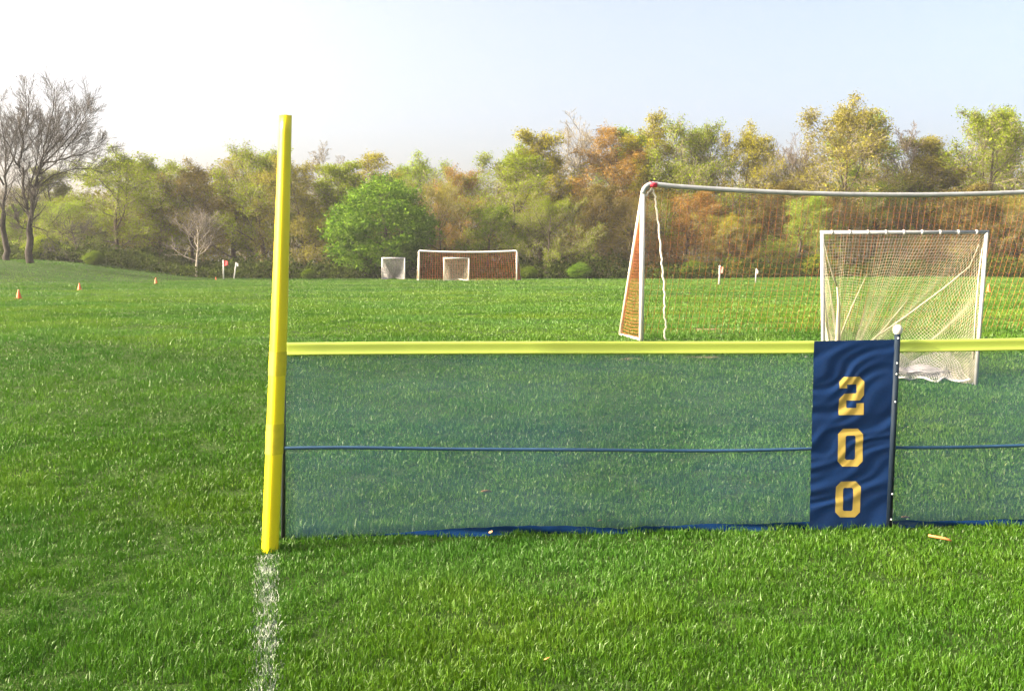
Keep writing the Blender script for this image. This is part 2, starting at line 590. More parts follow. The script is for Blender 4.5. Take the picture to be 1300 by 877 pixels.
pole_ring(.415, .47, 'shadow_band', M['shadow_band'], .0022)  # two darker rings paint the shadow patches that fall across the pole
pole_ring(.235, .305, 'shadow_band', M['shadow_band'], .0022)

# ------------------------------------------------------------------ mesh fence
FA = gpt(357, 685); FB = gpt(1300, 667)
fdir = (FB - FA); fdir.z = 0; fdir.normalize()
fnor = Vector((fdir.y, -fdir.x, 0))            # towards the camera
FL = 8.6
FTOP = 1.222
fence = thing('mesh_fence', 'blue mesh fence with yellow-green top rail stretched across the grass', 'fence', (FA.x, FA.y, 0))


def fpos(u, z, d=0):
    p = fdir * u + fnor * d
    return Vector((p.x, p.y, z + float(gz(FA.x + p.x, FA.y + p.y))))


def fence_y(u, z):       # soft ripple of the stretched mesh
    return .010 * math.sin(u * 2.1 + z * 2.3) + .006 * math.sin(u * 5.3 - z * 4) * (1 - z / 1.3)


def topz(u):
    return FTOP + .006 * math.sin(u * 1.3) - .006 * math.sin(u * math.pi / 3.85)


# fine scrim: about half of it is holes
m, nt, N, L, b = new_mat('blue_mesh')
N.remove(b); out = N['Material Output']
geo = N.new('ShaderNodeNewGeometry')
tr = N.new('ShaderNodeBsdfTransparent'); df = N.new('ShaderNodeBsdfDiffuse'); tl = N.new('ShaderNodeBsdfTranslucent')
df.inputs['Color'].default_value = (.062, .128, .212, 1); tl.inputs['Color'].default_value = (.062, .128, .212, 1)
mm = N.new('ShaderNodeMixShader'); mm.inputs[0].default_value = .4
L.new(df.outputs[0], mm.inputs[1]); L.new(tl.outputs[0], mm.inputs[2])
mt = N.new('ShaderNodeMixShader')
nn = N.new('ShaderNodeTexNoise'); nn.inputs['Scale'].default_value = 3; nn.inputs['Detail'].default_value = 5
mp = N.new('ShaderNodeMapping'); mp.inputs['Scale'].default_value = (.5, .5, 3)
L.new(geo.outputs['Position'], mp.inputs['Vector']); L.new(mp.outputs[0], nn.inputs['Vector'])
mr = N.new('ShaderNodeMapRange'); mr.inputs[1].default_value = .3; mr.inputs[2].default_value = .7
mr.inputs[3].default_value = .34; mr.inputs[4].default_value = .47
L.new(nn.outputs['Fac'], mr.inputs[0]); L.new(mr.outputs[0], mt.inputs[0])
L.new(tr.outputs[0], mt.inputs[1]); L.new(mm.outputs[0], mt.inputs[2])
L.new(mt.outputs[0], out.inputs['Surface'])
M['scrim'] = m
M['scrimdark'] = mat_basic('blue_hem', (.004, .024, .082), .95, var=.25, scale=14, spec=.05)
M['bandblue'] = mat_basic('blue_tape', (.012, .055, .13), .75, var=.15, scale=14)

NU, NV = 130, 26
mb_ = MB()
for i in range(NU + 1):
    u = FL * i / NU
    for j in range(NV + 1):
        z = .005 + (topz(u) - .07 - .005) * j / NV
        mb_.v.append(fpos(u, z, fence_y(u, z)))
for i in range(NU):
    for j in range(NV):
        a = i * (NV + 1) + j
        mb_.f.append((a, a + NV + 1, a + NV + 2, a + 1))
mb_.build('mesh_panel', M['scrim'], fence)
# crown: hollow flattened rail
mb_ = MB()
railp = [(.019, -.076), (.0215, -.073), (.0215, -.068), (.019, -.064), (.0165, -.060), (.0155, -.045), (.0155, -.026), (.0165, -.016), (.0155, -.008), (.011, -.002),
         (.004, .0005), (-.004, .0005), (-.011, -.002), (-.0155, -.008), (-.0155, -.045), (-.019, -.064), (-.0215, -.070), (-.019, -.076)]
KR = len(railp)
for i in range(NU + 1):
    u = FL * i / NU
    for dd, dz in railp:
        mb_.v.append(fpos(u, topz(u) + dz, dd * (1.1 if dz < -.05 else 1)))
for i in range(NU):
    for j in range(KR):
        j2 = (j + 1) % KR
        mb_.f.append((i * KR + j, (i + 1) * KR + j, (i + 1) * KR + j2, i * KR + j2))
mb_.f.append(tuple(range(KR))); mb_.f.append(tuple(NU * KR + j for j in reversed(range(KR))))
mb_.build('top_rail', M['cap'], fence)
# reinforcing band half way up
mb_ = MB()
for i in range(NU + 1):
    u = FL * i / NU
    zc = .574 - .048 * float(sstep(0, 2.6, u)) + .003 * math.sin(u * 4)
    for dz, dd in ((-.010, .002), (.010, .002), (.010, .0035), (-.010, .0035)):
        mb_.v.append(fpos(u, zc + dz, fence_y(u, zc) + dd))
for i in range(NU):
    for j in range(4):
        j2 = (j + 1) % 4
        mb_.f.append((i * 4 + j, (i + 1) * 4 + j, (i + 1) * 4 + j2, i * 4 + j2))
mb_.build('middle_band', M['bandblue'], fence)
# slack hem lying at the foot
mb_ = MB()
n_ = 300
for i in range(n_ + 1):
    u = .25 + (FL - .3) * i / n_
    hh = .022 + .055 * float(fbm(np.array(u * .9), np.array(3.3), 8, 2)) + .022 * (float(fbm(np.array(u * 7.0), np.array(1.7), 9, 2)) - .5)
    hh *= .25 + .75 * float(sstep(.3, 1.6, u))
    for k in range(5):
        f = k / 4
        mb_.v.append(fpos(u, .006 + hh * f, .012 + .02 * math.sin(f * 3 + u * 7) * (1 - f) + .004))
for i in range(n_):
    for k in range(4):
        a = i * 5 + k
        mb_.f.append((a, a + 5, a + 6, a + 1))
mb_.build('bottom_hem', M['scrimdark'], fence)
# end post
mb_ = MB()
mb_.tube([fpos(.012, 0, 0), fpos(.040, 1.19, 0)], .0125, 10)
mb_.build('end_post', M['black'], fence)

# line posts, the first beside the sign
def line_post(pbot, ptop):
    mb_ = MB()
    mb_.tube([pbot, ptop], .0185, 14)
    o = mb_.build('post', M['navy_post'], fence)
    d = (ptop - pbot)
    cap = MB()
    prof_ = [(.0005, .066), (.014, .064), (.026, .056), (.0325, .042), (.0335, .028), (.031, .012), (.024, .002), (.019, -.002)]
    cap.lathe([(r_ * .86, z_ * .9) for r_, z_ in prof_[::-1]], 18, ptop)
    cap.build('ball_cap', M['white'], o)
    for f in (.06, .19, .66, .80, .855, .98):
        bb = MB()
        bb.ball(pbot + d * f + Vector((fnor.x, fnor.y, 0)) * .0185 + fdir * (.004 if f < .5 else -.003), .0062, 8, 5)
        bb.build('bolt', M['bolt'], o)


up = fpos(0, 0)
PBW, PTW = gpt(1131.5, 675), None
PBW = Vector((PBW.x, FA.y + fdir.y / fdir.x * (PBW.x - FA.x) - .045, 0))
PTW = pt(1139.5, 424, PBW.y)
o0 = Vector(fence.location)
line_post(PBW - o0, PTW - o0)
line_post(PBW - o0 + fdir * 3.05, PTW - o0 + fdir * 3.05 + Vector((-.02, 0, 0)))

# ------------------------------------------------------------------ distance sign banner
BY = PBW.y + .008
b00, b10 = pt(1027.5, 672, BY - .035), pt(1131, 672, BY)
b01, b11 = pt(1033.5, 433, BY - .045), pt(1137, 431, BY - .008)
bo = Vector((b00.x, b00.y, 0))
sign = thing('distance_banner', 'narrow wrinkled navy banner with gold 200 hung on the mesh fence', 'sign', bo)


def bpos(u, v, d=0):
    """point on the hanging cloth, u across, v up, 0 to 1"""
    p = b00 * (1 - u) * (1 - v) + b10 * u * (1 - v) + b01 * (1 - u) * v + b11 * u * v - bo
    tilt = u * .33
    w = float(fbm(np.array(u * 1.3 + 4), np.array(v * 5), 61, 2))
    a = v * 6.2 - tilt * 2.6 + 1.5 * w
    r_ = .55 * math.sin(a * 2 * math.pi) + .30 * math.sin(a * 4.4 * math.pi + 1.3 + 4 * u * w) + .16 * math.sin((v * 13 - u * 3.5 + 2.5 * w) * 2 * math.pi)
    e = .35 + .65 * float(fbm(np.array(u * 2 + 9), np.array(v * 7), 62, 2)) * (1.2 - .3 * u)
    p = p.copy()
    p.y += -d - .0092 * r_ * e * (1 - .8 * max(0, (v - .95) / .05))
    return p


M['navy'] = mat_basic('navy_cloth', (.004, .022, .084), .9, var=.10, scale=90)
M['navy'].node_tree.nodes['Principled BSDF'].inputs['Specular IOR Level'].default_value = .12
NU2, NV2 = 56, 150
mb_ = MB()
for i in range(NU2 + 1):
    for j in range(NV2 + 1):
        mb_.v.append(bpos(i / NU2, j / NV2))
for i in range(NU2):
    for j in range(NV2):
        a = i * (NV2 + 1) + j
        mb_.f.append((a, a + NV2 + 1, a + NV2 + 2, a + 1))
o = mb_.build('cloth', M['navy'], sign)
# pale lacing cord down the right edge
mb_ = MB()
mb_.tube([bpos(1 + .012 * math.sin(k * 1.9) + .008, k / 40, .004) for k in range(41)], .0028, 5)
mb_.build('lacing', M['netwhite'], sign)

# block digits: lists of convex quads in a 10 x 14 cell
t_ = 3.0
def zero_polys():
    c = 2.0   # corner cut
    O = [(c, 0), (10 - c, 0), (10, c), (10, 14 - c), (10 - c, 14), (c, 14), (0, 14 - c), (0, c)]
    ci = .5
    a, b_ = t_, 10 - t_
    lo, hi = t_ - .5, 14 - t_ + .5
    I = [(a + ci, lo), (b_ - ci, lo), (b_, lo + ci), (b_, hi - ci), (b_ - ci, hi), (a + ci, hi), (a, hi - ci), (a, lo + ci)]
    return [[O[k], O[(k + 1) % 8], I[(k + 1) % 8], I[k]] for k in range(8)]


two_polys = [
    [(0, 0), (10, 0), (10, 2.6), (0, 2.6)],
    [(7, 2.6), (10, 2.6), (10, 4.3), (7, 4.3)],
    [(0, 2.6), (3.1, 2.6), (3.1, 5.3), (0, 5.9)],
    [(0, 5.9), (3.1, 5.3), (2.0, 7.8), (2.0, 7.8)],
    [(2.0, 7.8), (3.1, 5.3), (8.4, 5.3), (6.6, 7.9)],
    [(6.6, 7.9), (8.4, 5.3), (10, 7.2), (7, 8.4)],
    [(7, 8.4), (10, 7.2), (10, 12.2), (7, 11.2)],
    [(7, 11.2), (10, 12.2), (8.2, 14), (6.6, 14)],
    [(1.8, 11.2), (7, 11.2), (6.6, 14), (1.8, 14)],
    [(0, 11.2), (1.8, 11.2), (1.8, 14), (0, 12.2)],
    [(0, 9.8), (3.1, 9.8), (3.1, 11.2), (0, 11.2)],
]


def digit(polys, px0, px1, py0, py1, shear):
    def uv(px, py):
        # invert the (nearly affine) banner mapping
        v = (672 - py) / 240.0
        xl = 1027.5 + 6 * v; xr = 1131 + 6 * v
        return (px - xl) / (xr - xl), v
    mb_ = MB()
    for q in polys:
        nu, nv = 12, 8
        base = len(mb_.v)
        for i in range(nu + 1):
            for j in range(nv + 1):
                s, t = i / nu, j / nv
                X = (q[0][0] * (1 - s) + q[1][0] * s) * (1 - t) + (q[3][0] * (1 - s) + q[2][0] * s) * t
                Y = (q[0][1] * (1 - s) + q[1][1] * s) * (1 - t) + (q[3][1] * (1 - s) + q[2][1] * s) * t
                px = px0 + (px1 - px0) * X / 10 + shear * (Y / 14 - .5)
                py = py1 + (py0 - py1) * Y / 14
                u, v = uv(px, py)
                mb_.v.append(bpos(u, v, .0016))
        for i in range(nu):
            for j in range(nv):
                a = base + i * (nv + 1) + j
                mb_.f.append((a, a + nv + 1, a + nv + 2, a + 1))
    return mb_.build('digit', M['gold'], sign)


digit(two_polys, 1065, 1096.5, 477.5, 525.5, 1.2)
digit(zero_polys(), 1063.5, 1095, 543, 591, 1.2)
digit(zero_polys(), 1060.5, 1092, 610, 656, 1.2)

# ------------------------------------------------------------------ soccer goals
def lerp(a, b, t): return Vector(a) * (1 - t) + Vector(b) * t


def soccer_goal(name, label, loc, rz, W_, Hh, dep, splay, rad, sag, cell, nr, mats, tape=False, sidecell=None, seg=1):
    g = thing(name, label, 'goal', loc, rz)
    arc = .16 if tape else .10
    for sx in (0, 1):
        x = W_ * sx
        p = MB(); p.tube([(x, 0, -.05), (x, 0, Hh - arc)], rad, 12)
        p.build('post', mats[0], g)
    def top(s):
        return Vector((W_ * s, 0, Hh - sag * 4 * s * (1 - s)))
    cb = MB()
    pts = []
    for k in range(7):
        a = math.pi / 2 * k / 6
        pts.append(Vector((arc - arc * math.cos(a), 0, Hh - arc + arc * math.sin(a))))
    for k in range(1, 20): 
        s = arc / W_ + (1 - 2 * arc / W_) * k / 20
        q = top(s); q.z += (sag * 4 * (arc / W_)) * 0
        pts.append(q)
    for k in range(6, -1, -1):
        a = math.pi / 2 * k / 6
        pts.append(Vector((W_ - arc + arc * math.cos(a), 0, Hh - arc + arc * math.sin(a))))
    cb.tube(pts, rad, 12)
    cb.build('crossbar', mats[1], g)
    bl, br = Vector((-splay, dep, .02)), Vector((W_ + splay, dep, .02))
    for (a, b_) in ((Vector((0, .01, Hh - arc * .8)), bl), (Vector((W_, .01, Hh - arc * .8)), br)):
        p = MB(); p.tube([a, b_], rad * .8, 8); p.build('stay', mats[2], g)
        p = MB(); p.tube([b_, Vector((0 if b_ is bl else W_, 0, .02))], rad * .7, 8); p.build('base_bar', mats[2], g)
    p = MB(); p.tube([bl - Vector((0, 0, .03)), br - Vector((0, 0, .03))], rad * .4, 8); p.build('base_bar', mats[2], g)
    # back net: from crossbar down to the rear bar, hanging a little slack
    net = MB()
    nv = max(2, int(W_ / cell)); nh = max(2, int(math.hypot(Hh, dep) / cell))
    def bk(s, t):
        q = lerp(top(s), lerp(bl, br, s), t)
        q.y -= .10 * math.sin(math.pi * t) + .04 * math.sin(s * 9 + t * 3) * t * (1 - t) * 2
        q.x += .012 * math.sin(s * 61 + t * 5) * math.sin(math.pi * t)
        q.x += .20 * t * max(0, math.sin(math.pi * min(1, s * 1.0))) ** .4 * (1 if tape else 0)
        q.z -= .012 * abs(math.sin(s * nv * math.pi / 6)) * (1 - t)
        return q
    for i in range(nv + 1):
        net.tube([bk(i / nv, k / 10) for k in range(11)], nr, 3)
    for j in range(nh + 1):
        net.tube([bk(k / 40, j / nh) for k in range(41)], nr * .45, 3)
    net.build('back_net', mats[3], g)
    sc = sidecell or cell
    for sx in (0, 1):
        net = MB()
        T_ = Vector((W_ * sx, 0, Hh - .1)); Fb = Vector((W_ * sx, 0, .02)); Rb = (bl, br)[sx]
        k1 = max(3, int(Hh / sc))
        for i in range(1, k1):
            t = i / k1
            net.tube([lerp(T_, Fb, t), lerp(lerp(T_, Fb, t), lerp(T_, Rb, t), .5) - Vector((0, 0, .02)), lerp(T_, Rb, t)], nr, 3)
        k2 = max(2, int(dep / sc))
        for i in range(1, k2):
            net.tube([lerp(T_, lerp(Fb, Rb, i / k2), k / 6) for k in range(7)], nr, 3)
        net.build('side_net', mats[3], g)
    if tape:
        p = MB(); q = top(.022)
        p.tube([q + Vector((-.055, 0, .004)), q + Vector((.055, 0, -.002))], rad + .006, 12)
        p.build('tape', M['red'], g)
    return g


GB = Vector((pt(814, 436, 15.7).x, 15.7, 0)); GB.z = float(gz(GB.x, GB.y))
big = soccer_goal('soccer_goal', 'large white soccer goal with orange net standing closest behind the fence', GB, R(8.5), 7.55, 2.46, 1.12, .05, .038, .13, .105, .0029,
                  (M['white'], M['galv'], M['cream'], M['netorange']), tape=True, sidecell=.055)
# white rope hanging at the goal's corner
ropeo = thing('rope', 'white rope hanging in a kinked line from the large goal crossbar', 'rope', GB)
mb_ = MB()
P_ = []
rp = [(816, 252), (822, 246), (828, 239), (832, 250), (833, 262), (836, 285), (839, 318), (841, 340), (843, 362), (844, 385), (843, 400), (846, 412), (843, 424), (846, 434)]
for k in range(len(rp) - 1):
    for s in range(4):
        a, b_ = rp[k], rp[k + 1]
        f = s / 4
        P_.append(pt(a[0] + (b_[0] - a[0]) * f + .8 * math.sin(k * 9 + s * 2.4), a[1] + (b_[1] - a[1]) * f, 15.72 + .05 * math.sin(k * .7)) - GB)
mb_.tube(P_, .015, 7)
mb_.build('cord', M['rope'], ropeo)

far0 = onground(532, 71.5)
soccer_goal('soccer_goal', 'small distant soccer goal with rust orange net before the far trees', far0, R(0), 7.0, 2.12, 1.6, .28, .065, .10, .17, .0215,
            (M['cream'], M['white'], M['cream'], M['netorange']), sidecell=.16)

# ------------------------------------------------------------------ lacrosse goals
def lacrosse_goal(label, loc, rz, wt, wb, Hh, dep, rad, ns, nt_, nr, mats, bands=True, apexx=0.0, slack=1.0, nm='lacrosse_goal'):
    g = thing(nm, label, 'goal', loc, rz, )
    bl, br, tl, tr_ = Vector((-wb / 2, 0, 0)), Vector((wb / 2, 0, 0)), Vector((-wt / 2, 0, Hh)), Vector((wt / 2, 0, Hh))
    for (a, b_) in ((bl, tl), (br, tr_)):
        p = MB(); p.tube([a - Vector((0, 0, .03)), b_], rad, 12); p.build('post', mats[0], g)
    p = MB(); p.tube([tl - Vector((rad, 0, 0)), tr_ + Vector((rad, 0, 0))], rad, 12); p.build('crossbar', mats[1], g)
    ap = Vector((apexx, dep, .13))
    p = MB(); p.tube([bl, ap], rad * .8, 8); p.build('base_bar', mats[1], g)
    p = MB(); p.tube([br, ap], rad * .8, 8); p.build('base_bar', mats[1], g)
    if bands:     # lacing wraps round the crossbar
        for k in range(9):
            wr = MB()
            q = lerp(tl, tr_, .06 + .11 * k)
            wr.tube([q - Vector((.014, 0, 0)), q + Vector((.014, 0, 0))], rad + .004, 10)
            wr.build('lace_wrap', M['netwhite'], g)
    path = [bl, tl, tr_, br]
    Ls = [(path[k + 1] - path[k]).length for k in range(3)]
    tot = sum(Ls)

    def fr(s):
        d = s * tot
        for k in range(3):
            if d <= Ls[k] or k == 2: return lerp(path[k], path[k + 1], min(1, d / Ls[k]))
            d -= Ls[k]

    def srf(s, t):
        a = fr(s)
        # foot: the gathered rear line on the ground bars
        q = s * 2 - 1
        e = abs(q)
        side = bl if q < 0 else br
        foot = lerp(ap, side, max(0, (e - .25) / .75) ** 1.5)
        foot = foot + Vector((q * .34 * (1 - e), -.1 * (1 - e), -.06 * (1 - e)))
        x = lerp(a, foot, t)
        sg = math.sin(math.pi * t)
        x.z -= slack * (.10 * sg + .02 * math.sin(s * 60) * sg)
        x.x += slack * (.030 * math.sin(s * 43 + 2 * t) + .018 * math.sin(s * 91)) * sg * .8
        x.y += slack * (.06 * math.sin(s * 37 + 1.0) + .03 * math.sin(s * 71)) * sg
        x.z = max(x.z, .012)
        return x
    net = MB()
    for i in range(1, ns):
        net.tube([srf(i / ns, k / 16) for k in range(17)], nr, 3)
    for j in range(0, nt_ + 1):
        net.tube([srf(.004 + .992 * k / 120, (j + .15) / (nt_ + .3)) for k in range(121)], nr, 3)
    net.build('net', mats[2], g)
    return g, srf


LGX = (1047 + 1243) / 2
lp = pt(1148, 470, 11.8); lz = float(gz(lp.x, 11.8))
LG = Vector((lp.x - .055, 11.8, lz))
lg, srf = lacrosse_goal('pale grey lacrosse goal with cream net standing close behind the 200 banner', LG, R(-3), 1.90, 1.78, 1.80, 1.9, .0225, 150, 54, .0018,
                   (M['galvlight'], M['galv'], M['netcream']), apexx=-.10)
# gathered folds of the net: heavier bunched cords
bn = MB()
bn.tube([Vector((-.92, .02, 1.68)), Vector((-.84, .15, 1.50)), Vector((-.72, .32, 1.27)), Vector((-.65, .42, 1.16))], [.004, .008, .010, .009], 6)
bn.tube([Vector((-.65, .42, 1.17)), Vector((-.60, .5, .95)), Vector((-.56, .65, .55)), Vector((-.52, .8, .14))], [.006, .018, .030, .055], 7)
bn.tube([Vector((.88, .03, 1.66)), Vector((.83, .15, 1.40)), Vector((.66, .40, 1.16)), Vector((.30, .85, .74)), Vector((-.02, 1.35, .36))], [.004, .006, .009, .008, .009], 6)
bn.tube([Vector((.92, .03, 1.62)), Vector((.90, .05, 1.3)), Vector((.885, .06, .9)), Vector((.87, .05, .3))], [.006, .009, .008, .009], 6)
bn.tube([Vector((-.30, .4, 1.3)), Vector((-.38, .7, .9)), Vector((-.46, 1.0, .42))], [.003, .007, .010], 6)
bn.tube([Vector((.28, .6, 1.0)), Vector((.12, 1.0, .6)), Vector((.0, 1.3, .35))], [.003, .007, .009], 6)
bn.build('net_fold', M['netcream'], lg)
# slack skirt of net fallen forward inside the mouth
sk = MB()
def skp(s, t):
    x = -.10 + .96 * s
    zf = .05 + .30 * (1 - t) + .05 * math.sin(s * 9) * (1 - t)
    y = .10 + .65 * (1 - t) ** .8 + .06 * math.sin(s * 15 + 2 * t) * (.3 + t) + .18 * (1 - s) * t
    z = zf * (1 - .25 * math.sin(s * 3)) + .02 * math.sin(s * 22 + t * 4)
    return Vector((x + .03 * math.sin(t * 7 + s * 5), y, max(.015 + .05 * y, z)))
for i in range(34):
    sk.tube([skp(i / 33, k / 12) for k in range(13)], .0028, 3)
for j in range(16):
    sk.tube([skp(k / 40, j / 15) for k in range(41)], .0028, 3)
sk.tube([skp(k / 40, 1.0) for k in range(41)], .012, 6)
sk.build('net_skirt', M['netwhite'], lg)
# cloth bundle lying in the goal mouth
me = bpy.data.meshes.new('bundle')
bmx = bmesh.new()
bmesh.ops.create_icosphere(bmx, subdivisions=4, radius=1)
for v in bmx.verts:
    c = v.co
    r_ = 1 + .35 * (float(fbm(np.array(c.x * 2.1 + 5), np.array(c.y * 2.1 + c.z * 2.3), 71, 3)) - .5) * 2
    v.co = Vector((c.x * .34 * r_, c.y * .20 * r_, max(0, .5 + c.z * .55) * .11 * r_))
bmx.to_mesh(me); bmx.free()
bp_ = LG + Vector((.50, .62, 0))
o = link('cloth_bundle', me, M['cloth'], smooth=True)
o.location = (bp_.x, bp_.y, float(gz(bp_.x, bp_.y)) + .01)
tag(o, 'crumpled pale cloth bundle lying on the grass inside the close lacrosse goal', 'cloth')

p = onground(499.5, 77)
lacrosse_goal('small grey-netted lacrosse goal at the far tree edge, left of the distant soccer goal', p, R(4), 1.72, 1.72, 1.65, 1.6, .05, 44, 20, .017,
              (M['white'], M['white'], M['netwhite']), bands=False, slack=.4)
p = onground(579.5, 71.0)
lacrosse_goal('small white lacrosse goal standing in front of the distant orange-netted soccer goal', p, R(0), 1.78, 1.74, 1.60, 1.0, .05, 40, 16, .007,
              (M['cream'], M['cream'], M['netcream']), bands=False, slack=.3)

# ------------------------------------------------------------------ cones, marker posts, litter
def cone(px, py, s, label):
    p = gpt(px, py)
    t = thing('training_cone', label, 'cone', p, random.uniform(0, 1), 'orange cones on the field')
    t.scale = (s, s, s)
    mb_ = MB()
    mb_.lathe([(.085, .018), (.080, .05), (.05, .18), (.026, .285), (.022, .30), (.012, .302), (.004, .290)], 20)
    mb_.build('body', M['cone'], t)
    mb_ = MB()
    mb_.lathe([(.0, .0), (.135, .0), (.140, .006), (.136, .018), (.085, .02), (.0, .02)], 4)
    mb_.build('base', M['cone'], t, smooth=False)


cone(24, 379, 1.0, 'orange cone nearest the left edge of the field')
cone(101, 368, 1.0, 'orange cone in the open field below the two bare mound trees')
cone(198, 360, 1.15, 'orange cone at the foot of the grassy mound, left of the yellow pole')
cone(1255, 371, 1.1, 'orange cone seen through the large goal net, right of lacrosse goal')
cone(274, 355.5, .8, 'tiny orange cone beside the red flagged marker post')


def marker(px, py, topx, topy, flag, mat, label, nm='marker_post', fs=1.0, rad=.055):
    p = gpt(px, py)
    t = thing(nm, label, 'marker post', p)
    q = pt(topx, topy, p.y) - p
    mb_ = MB(); mb_.tube([Vector((0, 0, -.05)), q], rad, 10); mb_.build('post', M['flagwhite'], t)
    if flag:
        mb_ = MB()
        nx_, nz_ = 8, 6
        for sgn in (1, -1):
            for i in range(nx_ + 1):
                for j in range(nz_ + 1):
                    u, v = i / nx_, j / nz_
                    mb_.v.append(q + Vector((rad * .5 + flag * .42 * fs * u, -rad - .02 + .05 * math.sin(u * 5 + v) + .004 * sgn, -.02 - .45 * fs * v * (1 - .35 * u) - .1 * u)))
        st = (nx_ + 1) * (nz_ + 1)
        for s0 in (0, st):
            for i in range(nx_):
                for j in range(nz_):
                    a = s0 + i * (nz_ + 1) + j
                    mb_.f.append((a, a + nz_ + 1, a + nz_ + 2, a + 1))
        mb_.build('flag', mat, t)


marker(284, 354.5, 283.5, 330, .9, M['flagred'], 'white marker post with a red flag, left of the yellow pole')
marker(297, 354, 300, 333, .55, M['flagwhite'], 'leaning white marker post beside the red flagged post', fs=.7)
marker(913, 361, 914, 337, .35, M['flagpink'], 'white marker post with small reddish flag seen through the large net')
marker(959, 360, 960.5, 341, .2, M['flagwhite'], 'thin grey-white marker post between reddish flag and lacrosse goal', fs=.6, rad=.04)


def leaf(px, py, L_, mat, label, rz, up_=.02, h=None):
    p = gpt(px, py)
    mb_ = MB()
    n_ = 8
    for i in range(n_ + 1):
        u = i / n_
        w = .32 * L_ * math.sin(math.pi * min(1, u * .96 + .02)) ** .8
        for sgn in (-1, 0, 1):
            for k in (0,):
                mb_.v.append(Vector(((u - .5) * L_, sgn * w, up_ + .18 * abs(sgn) * w + .12 * L_ * (u - .5) ** 2)))
    for i in range(n_):
        for k in range(2):
            a = i * 3 + k
            mb_.f.append((a, a + 3, a + 4, a + 1))
    me_ = MB(); me_.v = mb_.v; me_.f = mb_.f
    o = me_.build('fallen_leaf', mat)
    sm = o.modifiers.new('thickness', 'SOLIDIFY'); sm.thickness = .002
    o.location = p + Vector((0, 0, up_))
    o.rotation_euler = (R(-28), R(8), rz)
    tag(o, label, 'leaf')


leaf(618, 636, .085, M['deadleaf'], 'curled tan leaf in the grass behind the blue mesh', .4, .035)
leaf(699, 856, .04, M['stick'], 'small orange leaf in the foreground grass at the bottom', 1.2, .035)
leaf(1150, 668, .06, M['deadleaf'], 'reddish brown leaf at the fence foot just right of the post', .2, .03)
leaf(764, 676, .045, M['deadleaf'], 'small pinkish leaf against the fence hem below the middle band', .9, .04)
leaf(627, 690, .04, M['deadleaf'], 'dull brown leaf just in front of the mesh fence foot', 2.0, .04)
leaf(1024, 462, .05, M['paper'], 'white scrap on the grass just left of the navy banner', .3, .05)
pp = gpt(1193, 691)
mb_ = MB()
mb_.tube([Vector((-.062, .022, .052)), Vector((-.02, .006, .046)), Vector((.03, -.012, .040)), Vector((.060, -.022, .030))], [.006, .0085, .008, .005], 7)
o = mb_.build('stick', M['stick'])
o.location = pp
tag(o, 'short orange-brown stick lying on the grass in front of the fence', 'stick')

